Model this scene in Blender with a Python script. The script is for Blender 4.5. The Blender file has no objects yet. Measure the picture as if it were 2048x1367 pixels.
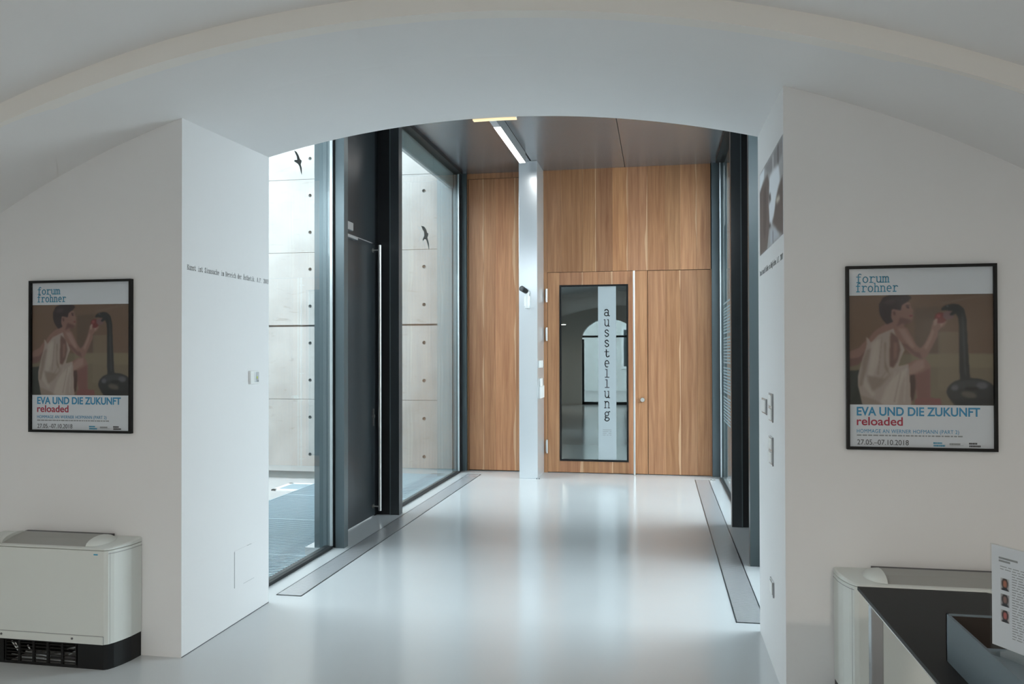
import bpy, bmesh, math, random
import numpy as np
from mathutils import Vector, Matrix
random.seed(7)
SC = bpy.context.scene
COL = SC.collection

# ------------------------------------------------------------------ camera
cd = bpy.data.cameras.new('camera'); cam = bpy.data.objects.new('camera', cd); COL.objects.link(cam)
yaw, pitch, roll = math.radians(10.42), math.radians(.5), math.radians(.13)
fw = Vector((-math.sin(yaw)*math.cos(pitch), math.cos(yaw)*math.cos(pitch), math.sin(pitch)))
rt = Vector((math.cos(yaw), math.sin(yaw), 0)); up = rt.cross(fw)
Rv = rt*math.cos(roll) - up*math.sin(roll); Uv = rt*math.sin(roll) + up*math.cos(roll)
M = Matrix((Rv, Uv, -fw)).transposed().to_4x4(); M.translation = (0, 0, 1.5)
cam.matrix_world = M
cd.sensor_width = 36; cd.lens = 28; cd.shift_y = 11/2048; cd.clip_start = .05; cd.clip_end = 300
SC.camera = cam

# ------------------------------------------------------------------ sky, light, exposure
w = bpy.data.worlds.new('overcast'); SC.world = w; w.use_nodes = True
bg = w.node_tree.nodes['Background']
bg.inputs[0].default_value = (.86, .935, 1.0, 1); bg.inputs[1].default_value = 1.0
SC.view_settings.view_transform = 'Standard'; SC.view_settings.look = 'None'
SC.view_settings.gamma = 1; SC.view_settings.use_curve_mapping = False
SC.view_settings.exposure = 3.04
SC.cycles.max_bounces = 10; SC.cycles.diffuse_bounces = 6; SC.cycles.glossy_bounces = 5
SC.cycles.transparent_max_bounces = 16; SC.cycles.sample_clamp_indirect = 6
SC.cycles.caustics_reflective = False; SC.cycles.caustics_refractive = False
SC.cycles.use_denoising = True
HALL_LAMP_W = 6.2

# ------------------------------------------------------------------ materials
def srgb(r, g, b):
    f = lambda c: (c/255/12.92) if c <= 10.3 else ((c/255+.055)/1.055)**2.4
    return (f(r), f(g), f(b))
def mat(name, col, rough=.5, metal=0, spec=.5, noise=0, nscale=6, bump=0, bscale=60, coat=0, emit=0):
    m = bpy.data.materials.new(name); m.use_nodes = True; nt = m.node_tree; p = nt.nodes['Principled BSDF']
    p.inputs['Base Color'].default_value = (*col, 1); p.inputs['Roughness'].default_value = rough
    p.inputs['Metallic'].default_value = metal; p.inputs['Specular IOR Level'].default_value = spec
    p.inputs['Coat Weight'].default_value = coat
    if emit:
        p.inputs['Emission Color'].default_value = (*col, 1); p.inputs['Emission Strength'].default_value = emit
    if noise or bump:
        tc = nt.nodes.new('ShaderNodeTexCoord')
        if noise:
            n = nt.nodes.new('ShaderNodeTexNoise'); n.inputs['Scale'].default_value = nscale; n.inputs['Detail'].default_value = 5
            nt.links.new(tc.outputs['Object'], n.inputs['Vector'])
            r = nt.nodes.new('ShaderNodeValToRGB')
            r.color_ramp.elements[0].position = .3; r.color_ramp.elements[1].position = .7
            r.color_ramp.elements[0].color = (*[c*(1-noise) for c in col], 1)
            r.color_ramp.elements[1].color = (*[min(1, c*(1+noise)) for c in col], 1)
            nt.links.new(n.outputs['Fac'], r.inputs['Fac']); nt.links.new(r.outputs['Color'], p.inputs['Base Color'])
        if bump:
            n = nt.nodes.new('ShaderNodeTexNoise'); n.inputs['Scale'].default_value = bscale; n.inputs['Detail'].default_value = 3
            nt.links.new(tc.outputs['Object'], n.inputs['Vector'])
            b = nt.nodes.new('ShaderNodeBump'); b.inputs['Strength'].default_value = bump; b.inputs['Distance'].default_value = .01
            nt.links.new(n.outputs['Fac'], b.inputs['Height']); nt.links.new(b.outputs['Normal'], p.inputs['Normal'])
    return m
MT = {}
MT['wall'] = mat('white_plaster', (.76, .76, .765), .75, spec=.25, noise=.012, nscale=1.5, bump=.10, bscale=9)
MT['rib'] = mat('lit_rib_plaster', (.80, .775, .74), .8, spec=.2)
MT['floor'] = mat('grey_resin_floor', (.585, .61, .625), .15, spec=.8, noise=.03, nscale=.8)
MT['ceil'] = mat('anodised_ceiling_panel', (.31, .32, .335), .27, metal=.62, noise=.02, nscale=1)
MT['steel'] = mat('dark_steel', (.030, .037, .042), .3, spec=.6)
MT['steel_teal'] = mat('blue_grey_steel', (.12, .155, .17), .32, metal=.4, spec=.6)
MT['steel_black'] = mat('black_steel', (.010, .012, .014), .45, spec=.4)
MT['chrome'] = mat('brushed_stainless', (.62, .61, .59), .28, metal=1)
MT['alu'] = mat('pale_aluminium', (.62, .66, .68), .35, metal=.7)
MT['pillar'] = mat('pale_lacquered_steel', (.70, .74, .77), .24, metal=.55, spec=.6)
MT['white'] = mat('white_plastic', (.80, .81, .80), .4)
MT['offwhite'] = mat('ivory_enamel', (.66, .69, .665), .42)
MT['flap_grey'] = mat('warm_grey_plastic', (.36, .36, .34), .5)  # grey of the outlet flap
MT['black'] = mat('black_plastic', (.010, .011, .012), .42, spec=.22)
MT['blackmat'] = mat('black_matt', (.01, .01, .01), .8)
MT['grate'] = mat('satin_grille_metal', (.74, .755, .79), .27, metal=.6)
MT['ograte'] = mat('galvanised_grating', (.30, .40, .46), .45, metal=.35)
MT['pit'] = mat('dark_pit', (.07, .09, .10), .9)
MT['paving'] = mat('pale_paving', (.34, .33, .325), .8, noise=.05, nscale=5)
MT['concrete_dark'] = mat('dark_concrete', (.22, .23, .23), .9)  # darker concrete behind the joints, at the wall base and in tie holes
MT['ink_dark'] = mat('dark_grey_vinyl', (.10, .10, .11), .6)
MT['ink_mid'] = mat('grey_vinyl', (.30, .31, .32), .6)
MT['decal'] = mat('dark_bird_film', (.045, .05, .05), .6)
MT['sheet'] = mat('paper', (.72, .74, .78), .6)
MT['table'] = mat('black_linoleum', (.017, .0175, .018), .5, spec=.25)
MT['tray'] = mat('blue_grey_card', (.13, .17, .20), .5)
MT['trayin'] = mat('dark_brown_lining', (.02, .014, .011), .7)
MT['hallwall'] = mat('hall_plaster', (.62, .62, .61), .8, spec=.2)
MT['frost'] = mat('frosted_film', (.42, .47, .49), .45, spec=.5)
MT['paintgrey'] = mat('grey_render', (.25, .30, .32), .7)
MT['blue'] = mat('print_blue', (.03, .27, .50), .5)
MT['cyan'] = mat('print_light_blue', (.05, .32, .50), .5)
MT['red'] = mat('print_red', (.42, .02, .06), .5)
MT['ink'] = mat('print_black', (.06, .06, .07), .5)
MT['lamp'] = mat('lit_diffuser', (1.0, .98, .94), .5, emit=1.6)
MT['lampwarm'] = mat('warm_lit_diffuser', (1.0, .80, .48), .5, emit=.09)
MT['lamp_side'] = mat('grey_lacquer', (.23, .24, .245), .5)
MT['lampoff'] = mat('unlit_diffuser', (.62, .64, .68), .5)
MT['etch'] = mat('etched_glass_print', (.22, .30, .33), .5)
MT['steel_shaded'] = mat('shaded_blue_grey_steel', (.055, .075, .082), .35, spec=.5)
MT['leg'] = mat('polished_steel', (.30, .31, .32), .22, metal=1)
MT['ledgreen'] = mat('yellow_green_mark', (.55, .62, .12), .5)

def wood_mat():
    m = bpy.data.materials.new('oiled_oak'); m.use_nodes = True; nt = m.node_tree; N = nt.nodes; L = nt.links
    p = N['Principled BSDF']; p.inputs['Roughness'].default_value = .38; p.inputs['Specular IOR Level'].default_value = .4
    oi = N.new('ShaderNodeObjectInfo'); tc = N.new('ShaderNodeTexCoord')
    off = N.new('ShaderNodeVectorMath'); off.operation = 'MULTIPLY_ADD'
    L.new(oi.outputs['Random'], off.inputs[0]); off.inputs[1].default_value = (13, 7, 29); L.new(tc.outputs['Object'], off.inputs[2])
    mp = N.new('ShaderNodeMapping'); mp.inputs['Scale'].default_value = (26, 26, 1.1); L.new(off.outputs[0], mp.inputs['Vector'])
    n = N.new('ShaderNodeTexNoise'); n.inputs['Scale'].default_value = 1; n.inputs['Detail'].default_value = 6; n.inputs['Distortion'].default_value = .6
    L.new(mp.outputs[0], n.inputs['Vector'])
    r = N.new('ShaderNodeValToRGB'); e = r.color_ramp.elements
    e[0].position = .25; e[0].color = (*srgb(156, 105, 73), 1); e[1].position = .78; e[1].color = (*srgb(198, 147, 108), 1)
    L.new(n.outputs['Fac'], r.inputs['Fac'])
    mp2 = N.new('ShaderNodeMapping'); mp2.inputs['Scale'].default_value = (170, 170, 5); L.new(off.outputs[0], mp2.inputs['Vector'])
    n2 = N.new('ShaderNodeTexNoise'); n2.inputs['Scale'].default_value = 1; n2.inputs['Detail'].default_value = 2; L.new(mp2.outputs[0], n2.inputs['Vector'])
    mr = N.new('ShaderNodeMapRange'); mr.inputs['To Min'].default_value = .82; mr.inputs['To Max'].default_value = 1.16; L.new(n2.outputs['Fac'], mr.inputs['Value'])
    mul = N.new('ShaderNodeVectorMath'); mul.operation = 'SCALE'; L.new(r.outputs['Color'], mul.inputs[0]); L.new(mr.outputs[0], mul.inputs['Scale'])
    mul2 = N.new('ShaderNodeVectorMath'); mul2.operation = 'MULTIPLY'; L.new(mul.outputs[0], mul2.inputs[0]); L.new(oi.outputs['Color'], mul2.inputs[1])
    # sapwood streak along the right edge of boards whose alpha < 1
    sx = N.new('ShaderNodeSeparateXYZ'); L.new(tc.outputs['Generated'], sx.inputs[0])
    mp3 = N.new('ShaderNodeMapping'); mp3.inputs['Scale'].default_value = (0, 0, .9); L.new(off.outputs[0], mp3.inputs['Vector'])
    n3 = N.new('ShaderNodeTexNoise'); n3.inputs['Scale'].default_value = 1.3; n3.inputs['Detail'].default_value = 2; L.new(mp3.outputs[0], n3.inputs['Vector'])
    th = N.new('ShaderNodeMapRange'); th.inputs['From Min'].default_value = .4; th.inputs['From Max'].default_value = .65
    th.inputs['To Min'].default_value = 1.0; th.inputs['To Max'].default_value = .84; L.new(n3.outputs['Fac'], th.inputs['Value'])
    gt = N.new('ShaderNodeMath'); gt.operation = 'GREATER_THAN'; L.new(sx.outputs['X'], gt.inputs[0]); L.new(th.outputs[0], gt.inputs[1])
    inv = N.new('ShaderNodeMath'); inv.operation = 'SUBTRACT'; inv.inputs[0].default_value = 1; L.new(oi.outputs['Alpha'], inv.inputs[1])
    fac = N.new('ShaderNodeMath'); fac.operation = 'MULTIPLY'; L.new(gt.outputs[0], fac.inputs[0]); L.new(inv.outputs[0], fac.inputs[1])
    mx = N.new('ShaderNodeMix'); mx.data_type = 'RGBA'; L.new(fac.outputs[0], mx.inputs['Factor'])
    L.new(mul2.outputs[0], mx.inputs['A']); mx.inputs['B'].default_value = (*srgb(214, 174, 138), 1)
    L.new(mx.outputs['Result'], p.inputs['Base Color'])
    return m
MT['wood'] = wood_mat()

def concrete_mat():
    m = bpy.data.materials.new('fair_faced_concrete'); m.use_nodes = True; nt = m.node_tree; N = nt.nodes; L = nt.links
    p = N['Principled BSDF']; p.inputs['Roughness'].default_value = .85
    tc = N.new('ShaderNodeTexCoord')
    n = N.new('ShaderNodeTexNoise'); n.inputs['Scale'].default_value = 1.7; n.inputs['Detail'].default_value = 8; L.new(tc.outputs['Object'], n.inputs['Vector'])
    r = N.new('ShaderNodeValToRGB'); e = r.color_ramp.elements
    e[0].position = .3; e[0].color = (.31, .305, .295, 1); e[1].position = .6; e[1].color = (.39, .385, .375, 1); L.new(n.outputs['Fac'], r.inputs['Fac'])
    mp = N.new('ShaderNodeMapping'); mp.inputs['Scale'].default_value = (2.2, 1, 9); L.new(tc.outputs['Object'], mp.inputs['Vector'])
    n2 = N.new('ShaderNodeTexNoise'); n2.inputs['Scale'].default_value = 1.6; n2.inputs['Detail'].default_value = 6; n2.inputs['Distortion'].default_value = 1.2; L.new(mp.outputs[0], n2.inputs['Vector'])
    r2 = N.new('ShaderNodeValToRGB'); e = r2.color_ramp.elements
    e[0].position = .24; e[0].color = (.74, .73, .70, 1); e[1].position = .38; e[1].color = (1, 1, 1, 1); L.new(n2.outputs['Fac'], r2.inputs['Fac'])
    mx = N.new('ShaderNodeMix'); mx.data_type = 'RGBA'; mx.blend_type = 'MULTIPLY'; mx.inputs['Factor'].default_value = .8
    L.new(r.outputs['Color'], mx.inputs['A']); L.new(r2.outputs['Color'], mx.inputs['B']); L.new(mx.outputs['Result'], p.inputs['Base Color'])
    return m
MT['concrete'] = concrete_mat()

def glass_mat(name, tint, ior=1.5, boost=0.0, rough=0.0):
    m = bpy.data.materials.new(name); m.use_nodes = True; nt = m.node_tree; N = nt.nodes; L = nt.links
    N.remove(N['Principled BSDF']); out = N['Material Output']
    t = N.new('ShaderNodeBsdfTransparent'); t.inputs[0].default_value = (*tint, 1)
    g = N.new('ShaderNodeBsdfGlossy'); g.inputs['Roughness'].default_value = rough; g.inputs[0].default_value = (.95, 1, 1, 1)
    f = N.new('ShaderNodeFresnel'); ge = N.new('ShaderNodeNewGeometry'); mi = N.new('ShaderNodeMapRange')
    mi.inputs['To Min'].default_value = ior; mi.inputs['To Max'].default_value = 1/ior
    L.new(ge.outputs['Backfacing'], mi.inputs['Value']); L.new(mi.outputs[0], f.inputs[0])
    a = N.new('ShaderNodeMath'); a.operation = 'ADD'; a.use_clamp = True; L.new(f.outputs[0], a.inputs[0]); a.inputs[1].default_value = boost
    mx = N.new('ShaderNodeMixShader'); L.new(a.outputs[0], mx.inputs[0]); L.new(t.outputs[0], mx.inputs[1]); L.new(g.outputs[0], mx.inputs[2])
    L.new(mx.outputs[0], out.inputs[0])
    return m
MT['glass'] = glass_mat('window_glass', (.94, .98, .975), 1.5)
MT['doorglass'] = glass_mat('tinted_door_glass', (.55, .66, .66), 1.5, .09)
MT['poster_glass'] = glass_mat('picture_glass', (.96, .97, .975), 1.22)
MT['acrylic'] = glass_mat('clear_acrylic', (.96, .97, .975), 1.3, .0)

def vcol_mat():
    m = bpy.data.materials.new('printed_picture'); m.use_nodes = True; nt = m.node_tree
    a = nt.nodes.new('ShaderNodeVertexColor'); a.layer_name = 'print'
    nt.links.new(a.outputs['Color'], nt.nodes['Principled BSDF'].inputs['Base Color'])
    nt.nodes['Principled BSDF'].inputs['Roughness'].default_value = .6
    return m
MT['print'] = vcol_mat()

# ------------------------------------------------------------------ helpers
def tag(o, label=None, cat=None, group=None, kind=None):
    if label: o['label'] = label
    if cat: o['category'] = cat
    if group: o['group'] = group
    if kind: o['kind'] = kind
    return o
def thing(name, label, cat, loc=(0, 0, 0), group=None):
    o = bpy.data.objects.new(name, None); COL.objects.link(o); o.location = loc; o.empty_display_size = .1
    return tag(o, label, cat, group)
class MB:
    def __init__(s): s.v = []; s.f = []; s.m = []; s.sm = []
    def add(s, vs, fs, mi=0, smooth=False):
        k = len(s.v); s.v += [tuple(v) for v in vs]; s.f += [[i+k for i in f] for f in fs]; s.m += [mi]*len(fs); s.sm += [smooth]*len(fs); return s
    def box(s, x0, x1, y0, y1, z0, z1, mi=0):
        x0, x1 = sorted((x0, x1)); y0, y1 = sorted((y0, y1)); z0, z1 = sorted((z0, z1))
        return s.add([(x0,y0,z0),(x1,y0,z0),(x1,y1,z0),(x0,y1,z0),(x0,y0,z1),(x1,y0,z1),(x1,y1,z1),(x0,y1,z1)],
                     [(0,3,2,1),(4,5,6,7),(0,1,5,4),(1,2,6,5),(2,3,7,6),(3,0,4,7)], mi)
    def cyl(s, p0, p1, r0, r1=None, n=16, mi=0, caps=True):
        r1 = r0 if r1 is None else r1
        p0, p1 = Vector(p0), Vector(p1); d = (p1-p0).normalized()
        a = d.orthogonal().normalized(); b = d.cross(a)
        vs = []
        for p, r in ((p0, r0), (p1, r1)):
            for i in range(n):
                t = 2*math.pi*i/n; vs.append(p + a*math.cos(t)*r + b*math.sin(t)*r)
        s.add(vs, [(i, (i+1) % n, n+(i+1) % n, n+i) for i in range(n)], mi, True)
        if caps: s.add(vs, [tuple(reversed(range(n))), tuple(range(n, 2*n))], mi)
        return s
    def prism(s, pts, axis, a, b, mi=0):
        """pts: 2-D outline in the plane across axis ('x': (y,z), 'y': (x,z), 'z': (x,y))"""
        f = {'x': lambda p, t: (t, p[0], p[1]), 'y': lambda p, t: (p[0], t, p[1]), 'z': lambda p, t: (p[0], p[1], t)}[axis]
        n = len(pts); vs = [f(p, a) for p in pts]+[f(p, b) for p in pts]
        return s.add(vs, [tuple(reversed(range(n))), tuple(range(n, 2*n))]+[(i, (i+1) % n, n+(i+1) % n, n+i) for i in range(n)], mi)
    def build(s, name, mats, parent=None, bevel=0, origin=None, color=None):
        me = bpy.data.meshes.new(name)
        o0 = Vector(origin) if origin else Vector((0, 0, 0))
        if origin is None and parent is not None: o0 = Vector((0, 0, 0))
        me.from_pydata([tuple(Vector(v)-o0) for v in s.v], [], s.f)
        if not isinstance(mats, (list, tuple)): mats = [mats]
        for m in mats: me.materials.append(MT[m])
        for p, mi, sm in zip(me.polygons, s.m, s.sm): p.material_index = mi; p.use_smooth = sm
        bm = bmesh.new(); bm.from_mesh(me); bmesh.ops.recalc_face_normals(bm, faces=bm.faces); bm.to_mesh(me); bm.free()
        me.update()
        o = bpy.data.objects.new(name, me); COL.objects.link(o)
        if parent is not None:
            o.parent = parent; pl = Vector((0, 0, 0)); q = parent
            while q is not None: pl += q.location; q = q.parent
            o.location = o0 - pl
        else: o.location = o0
        if color: o.color = color
        if bevel:
            b = o.modifiers.new('bevel', 'BEVEL'); b.width = bevel; b.segments = 2; b.limit_method = 'ANGLE'
        return o
def box(name, m, dims, parent=None, bevel=0, **k): return MB().box(*dims).build(name, m, parent, bevel, **k)
def struct(o): o['kind'] = 'structure'; return o

# ------------------------------------------------------------------ vault curves
def arc_curve(xc, zc, R, x): return zc + math.sqrt(max(0, R*R-(x-xc)**2))
def far_z(x, y):
    a = arc_curve(-.932, -2.081, 4.965, x); b = arc_curve(-.9454, -3.0705, 5.940, x); r = arc_curve(-.9404, -2.861, 5.7103, x)
    if y <= 3.6: t = (y-3.03)/.57; return r*(1-t)+a*t
    t = min(1, (y-3.6)/.9); return a*(1-t)+b*t
def near_z(x): return arc_curve(-.9464, -2.7879, 5.7216, x)
XL, XR = -4.35, 2.45
def surf(name, xs, ys, zf, m, parent=None):
    b = MB(); n = len(xs); vs = [(x, y, zf(x, y)) for y in ys for x in xs]
    b.add(vs, [(j*n+i, j*n+i+1, (j+1)*n+i+1, (j+1)*n+i) for j in range(len(ys)-1) for i in range(n-1)], 0, True)
    N = len(vs); m_ = len(ys)
    T = [(x, y, z+.12) for x, y, z in vs]
    b.add(T, [(j*n+i, (j+1)*n+i, (j+1)*n+i+1, j*n+i+1) for j in range(m_-1) for i in range(n-1)])
    al = vs+T
    b.add(al, [(j*n+k, (j+1)*n+k, N+(j+1)*n+k, N+j*n+k) for j in range(m_-1) for k in (0, n-1)]
          + [(j*n+i, j*n+i+1, N+j*n+i+1, N+j*n+i) for j in (0, m_-1) for i in range(n-1)])
    return b.build(name, m, parent)
xs = [XL+(XR-XL)*i/72 for i in range(73)]
xs2 = [-2.42+(.62+2.42)*i/60 for i in range(61)]
o = surf('ceiling', xs, [3.06, 3.2, 3.4, 3.6], lambda x, y: far_z(x, y), 'wall'); struct(o)
o = surf('ceiling', xs2, [3.6, 3.75, 3.9, 4.05, 4.2, 4.35, 4.5], lambda x, y: far_z(x, y), 'wall'); struct(o)
o = surf('ceiling', xs, [-3.6, -2, 0, 1.5, 2.5, 3.06], lambda x, y: near_z(x), 'wall'); struct(o)
# arch band: the vertical step between the two vaults, its lit tone put into the colour
b = MB(); n = len(xs)
vs = []
for y in (3.03, 3.10):
    vs += [(x, y, far_z(x, 3.03)-.001) for x in xs]+[(x, y, near_z(x)+.05) for x in xs]
fs = [(i, i+1, n+i+1, n+i) for i in range(n-1)]+[(2*n+i, 2*n+i+1, 3*n+i+1, 3*n+i) for i in range(n-1)]
fs += [(i, i+1, 2*n+i+1, 2*n+i) for i in range(n-1)]+[(n+i, n+i+1, 3*n+i+1, 3*n+i) for i in range(n-1)]
b.add(vs, fs); struct(b.build('trim_1', 'rib'))

# ------------------------------------------------------------------ floor and walls
b = MB()
b.prism([(-4.5, -3.7), (2.6, -3.7), (2.6, 4.5), (.775, 4.5), (.775, 5.835), (.95, 5.835), (.95, 7.25), (.775, 7.25), (.775, 10.12), (-2.545, 10.12), (-2.545, 7.25), (-2.72, 7.25), (-2.72, 5.835), (-2.545, 5.835), (-2.545, 4.5), (-4.5, 4.5)], 'z', -.25, 0)
FLOOR = struct(b.build('floor', 'floor'))
def pier(name, x0, x1):
    b = MB(); N = 24; X = [x0+(x1-x0)*i/N for i in range(N+1)]
    out = [(x0, 0), (x1, 0)]+[(x, far_z(x, 3.6)+.05) for x in reversed(X)]
    b.prism(out, 'y', 3.6, 4.5); return struct(b.build(name, 'wall'))
WFL = pier('wall_front_left', XL-.1, -2.333)
WFR = pier('wall_front_right', .536, XR+.1)
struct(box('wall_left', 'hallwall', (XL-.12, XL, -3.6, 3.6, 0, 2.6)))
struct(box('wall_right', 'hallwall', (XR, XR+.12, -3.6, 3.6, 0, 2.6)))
# outer block of the old house above the passage and at its sides (outside the hall)
b = MB(); b.box(-9, XL-.12, 3.7, 4.48, -.3, 5.2); b.box(XR+.12, 7, 3.7, 4.48, -.3, 5.2); b.box(XL-.12, XR+.12, 4.30, 4.48, 3.10, 5.2)
struct(b.build('wall_outside', 'wall'))
# rear wall of the hall with an arched glazed entrance
b = MB(); ax0, ax1, spr, top = -2.25, -.65, 1.95, 2.55
arch = []
for i in range(17):
    t = math.pi*i/16; arch.append(((ax0+ax1)/2+math.cos(t)*(ax1-ax0)/2, spr+math.sin(t)*(top-spr)))
out = [(XL-.1, 0), (ax0, 0), (ax0, spr)]+list(reversed(arch[1:-1]))+[(ax1, spr), (ax1, 0), (XR+.1, 0), (XR+.1, 3.3), (XL-.1, 3.3)]
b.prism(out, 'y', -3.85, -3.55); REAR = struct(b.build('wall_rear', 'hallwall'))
wr = MB(); wr.box(ax0, ax0+.06, -3.75, -3.68, 0, spr); wr.box(ax1-.06, ax1, -3.75, -3.68, 0, spr); wr.box(-1.48, -1.42, -3.75, -3.68, 0, top-.02)
wr.box(ax0, ax1, -3.75, -3.68, 2.0, 2.06); wr.box(ax0, ax1, -3.75, -3.68, 0, .08)
W5 = struct(wr.build('window_5', 'steel'))
MB().box(ax0+.06, ax1-.06, -3.72, -3.71, .08, top-.01).build('pane', 'glass', W5)

sf = struct(box('wall_street', 'hallwall', (-12, 10, -13.4, -13, -.3, 3.6)))
for i in range(7):
    for j in range(1):
        x = -10.5+i*3; z = .9
        wf = box('window', 'wall', (x, x+1.3, -13.0, -12.93, z, z+1.7), sf); box('pane', 'steel', (x+.1, x+1.2, -12.93, -12.91, z+.1, z+1.6), wf)
struct(box('ground', 'paving', (-12, 10, -13, -3.86, -.3, -.02)))

# ------------------------------------------------------------------ corridor ceiling: anodised panels with recessed joints
cx = [-2.56, -1.525, -.405, .80]
struct_c = struct(box('ceiling', 'steel_black', (-2.70, .90, 4.5, 10.3, 3.862, 4.05)))
for i in range(3):
    for (y0, y1) in ((4.5, 7.2), (7.2, 10.12)):
        box('panel', 'ceil', (cx[i]+(.018 if i == 1 else .003), cx[i+1]-.003, y0+.0015, y1-.0015, 3.845, 3.864), struct_c)

# ------------------------------------------------------------------ timber back wall, each board a part
BY = 10.07
def tint():
    g = random.uniform(.82, 1.14); return (g*random.uniform(.97, 1.04), g, g*random.uniform(.93, 1.05))
def boards(parent, xsb, z0, z1, y=BY, th=.02, streaks=(), tints=None):
    for i in range(len(xsb)-1):
        c = tint() if tints is None else tints[i]
        o = box('board', 'wood', (xsb[i]+.0006, xsb[i+1]-.0006, y, y+th, z0, z1), parent,
                origin=((xsb[i]+xsb[i+1])/2, y, z0), color=(*c, .25 if i in streaks else 1.0))
WB = struct(box('wall_back', 'blackmat', (-2.56, .80, BY+.045, BY+.2, 0, 4.0)))
bx = [-1.45, -1.385, -1.215, -.94, -.77, -.565, -.375, -.13, .09, .27, .47, .637]
tn = [tint() for _ in bx]; tn[4] = (.78, .76, .76); tn[5] = (1.12, 1.10, 1.02)
boards(WB, bx, 2.545, 3.845, streaks=(3, 5, 6, 9), tints=tn)
boards(WB, [-1.445, -1.392], 0, 2.545)
boards(WB, [-2.44, -2.25, -2.05, -1.83, -1.62, -1.445], 3.778, 3.845)
boards(WB, [-2.44, -2.424], 0, 3.778)
boards(WB, [.632, .644], 0, 2.545)
# tall flush door left of the pillar
D4 = struct(box('door_4', 'wood', (-2.418, -1.45, BY+.026, BY+.044, .012, 3.772), color=(1, 1, 1, 1)))
boards(D4, [-2.418, -2.22, -2.07, -1.80, -1.60, -1.45], .012, 3.772, th=.026, streaks=(0, 2))
# fixed right-hand leaf
D5 = struct(box('door_5', 'wood', (-.128, .630, BY+.026, BY+.044, .008, 2.538), color=(1, 1, 1, 1)))
boards(D5, [-.128, .09, .27, .47, .630], .008, 2.538, th=.026, streaks=(1,))
# glazed exhibition door
D3 = struct(MB().box(-1.388, -1.236, BY+.026, BY+.044, .008, 2.540).box(-.372, -.134, BY+.026, BY+.044, .008, 2.540)
            .box(-1.236, -.372, BY+.026, BY+.044, 2.378, 2.540).box(-1.236, -.372, BY+.026, BY+.044, .008, .150).build('door_3', 'wood', color=(1, 1, 1, 1)))
boards(D3, [-1.388, -1.236], .008, 2.540, th=.026); boards(D3, [-.372, -.297, -.134], .008, 2.540, th=.026)
for (z0, z1) in ((.008, .150), (2.378, 2.540)):
    boards(D3, [-1.236, -.94, -.74, -.565, -.372], z0, z1, th=.026, streaks=(0, 2))
fr = MB(); fr.box(-1.236, -1.214, BY-.006, BY+.03, .150, 2.378).box(-.394, -.372, BY-.006, BY+.03, .150, 2.378)
fr.box(-1.214, -.394, BY-.006, BY+.03, .150, .172).box(-1.214, -.394, BY-.006, BY+.03, 2.356, 2.378)
fr.build('pane_frame', 'black', D3)
pane = box('pane', 'doorglass', (-1.214, -.394, BY+.008, BY+.014, .172, 2.356), D3)
box('frosted_strip', 'frost', (-.748, -.523, BY+.006, BY+.0078, .173, 2.355), D3)
hb = MB().cyl((-.297, BY-.075, .003), (-.297, BY-.075, 2.535), .0135, n=14)
for z in (.10, 1.25, 2.44): hb.cyl((-.297, BY-.075, z), (-.297, BY+.0, z), .007, n=8)
hb.build('door_handle', 'chrome', D3)
MB().cyl((-.198, BY-.022, .931), (-.198, BY, .931), .026, .028, 20).cyl((-.198, BY-.030, .931), (-.198, BY-.02, .931), .014, n=12).build('lock_cylinder', 'chrome', D3)
for z in (2.25, 1.757, .329):
    h = MB().box(-1.416, -1.392, BY-.006, BY, z-.07, z+.07)
    h.cyl((-1.400, BY-.012, z-.085), (-1.400, BY-.012, z+.085), .011, n=12); h.build('hinge', 'chrome', D3)

# dark exhibition room behind the door
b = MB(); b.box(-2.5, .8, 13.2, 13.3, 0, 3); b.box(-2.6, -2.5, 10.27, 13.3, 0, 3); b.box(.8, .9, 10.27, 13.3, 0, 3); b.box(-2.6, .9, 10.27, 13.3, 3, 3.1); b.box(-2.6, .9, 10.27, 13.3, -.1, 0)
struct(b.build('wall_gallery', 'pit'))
# the back wall needs an opening there: rebuilt as a frame around the pane
me = WB.data; bpy.data.meshes.remove(me) if False else None
nb = MB().box(-2.56, -1.25, BY+.045, BY+.2, 0, 4).box(-.36, .80, BY+.045, BY+.2, 0, 4).box(-1.25, -.36, BY+.045, BY+.2, 2.39, 4).box(-1.25, -.36, BY+.045, BY+.2, 0, .14)
tmp = nb.build('temp', 'blackmat'); WB.data = tmp.data; bpy.data.objects.remove(tmp)

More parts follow.
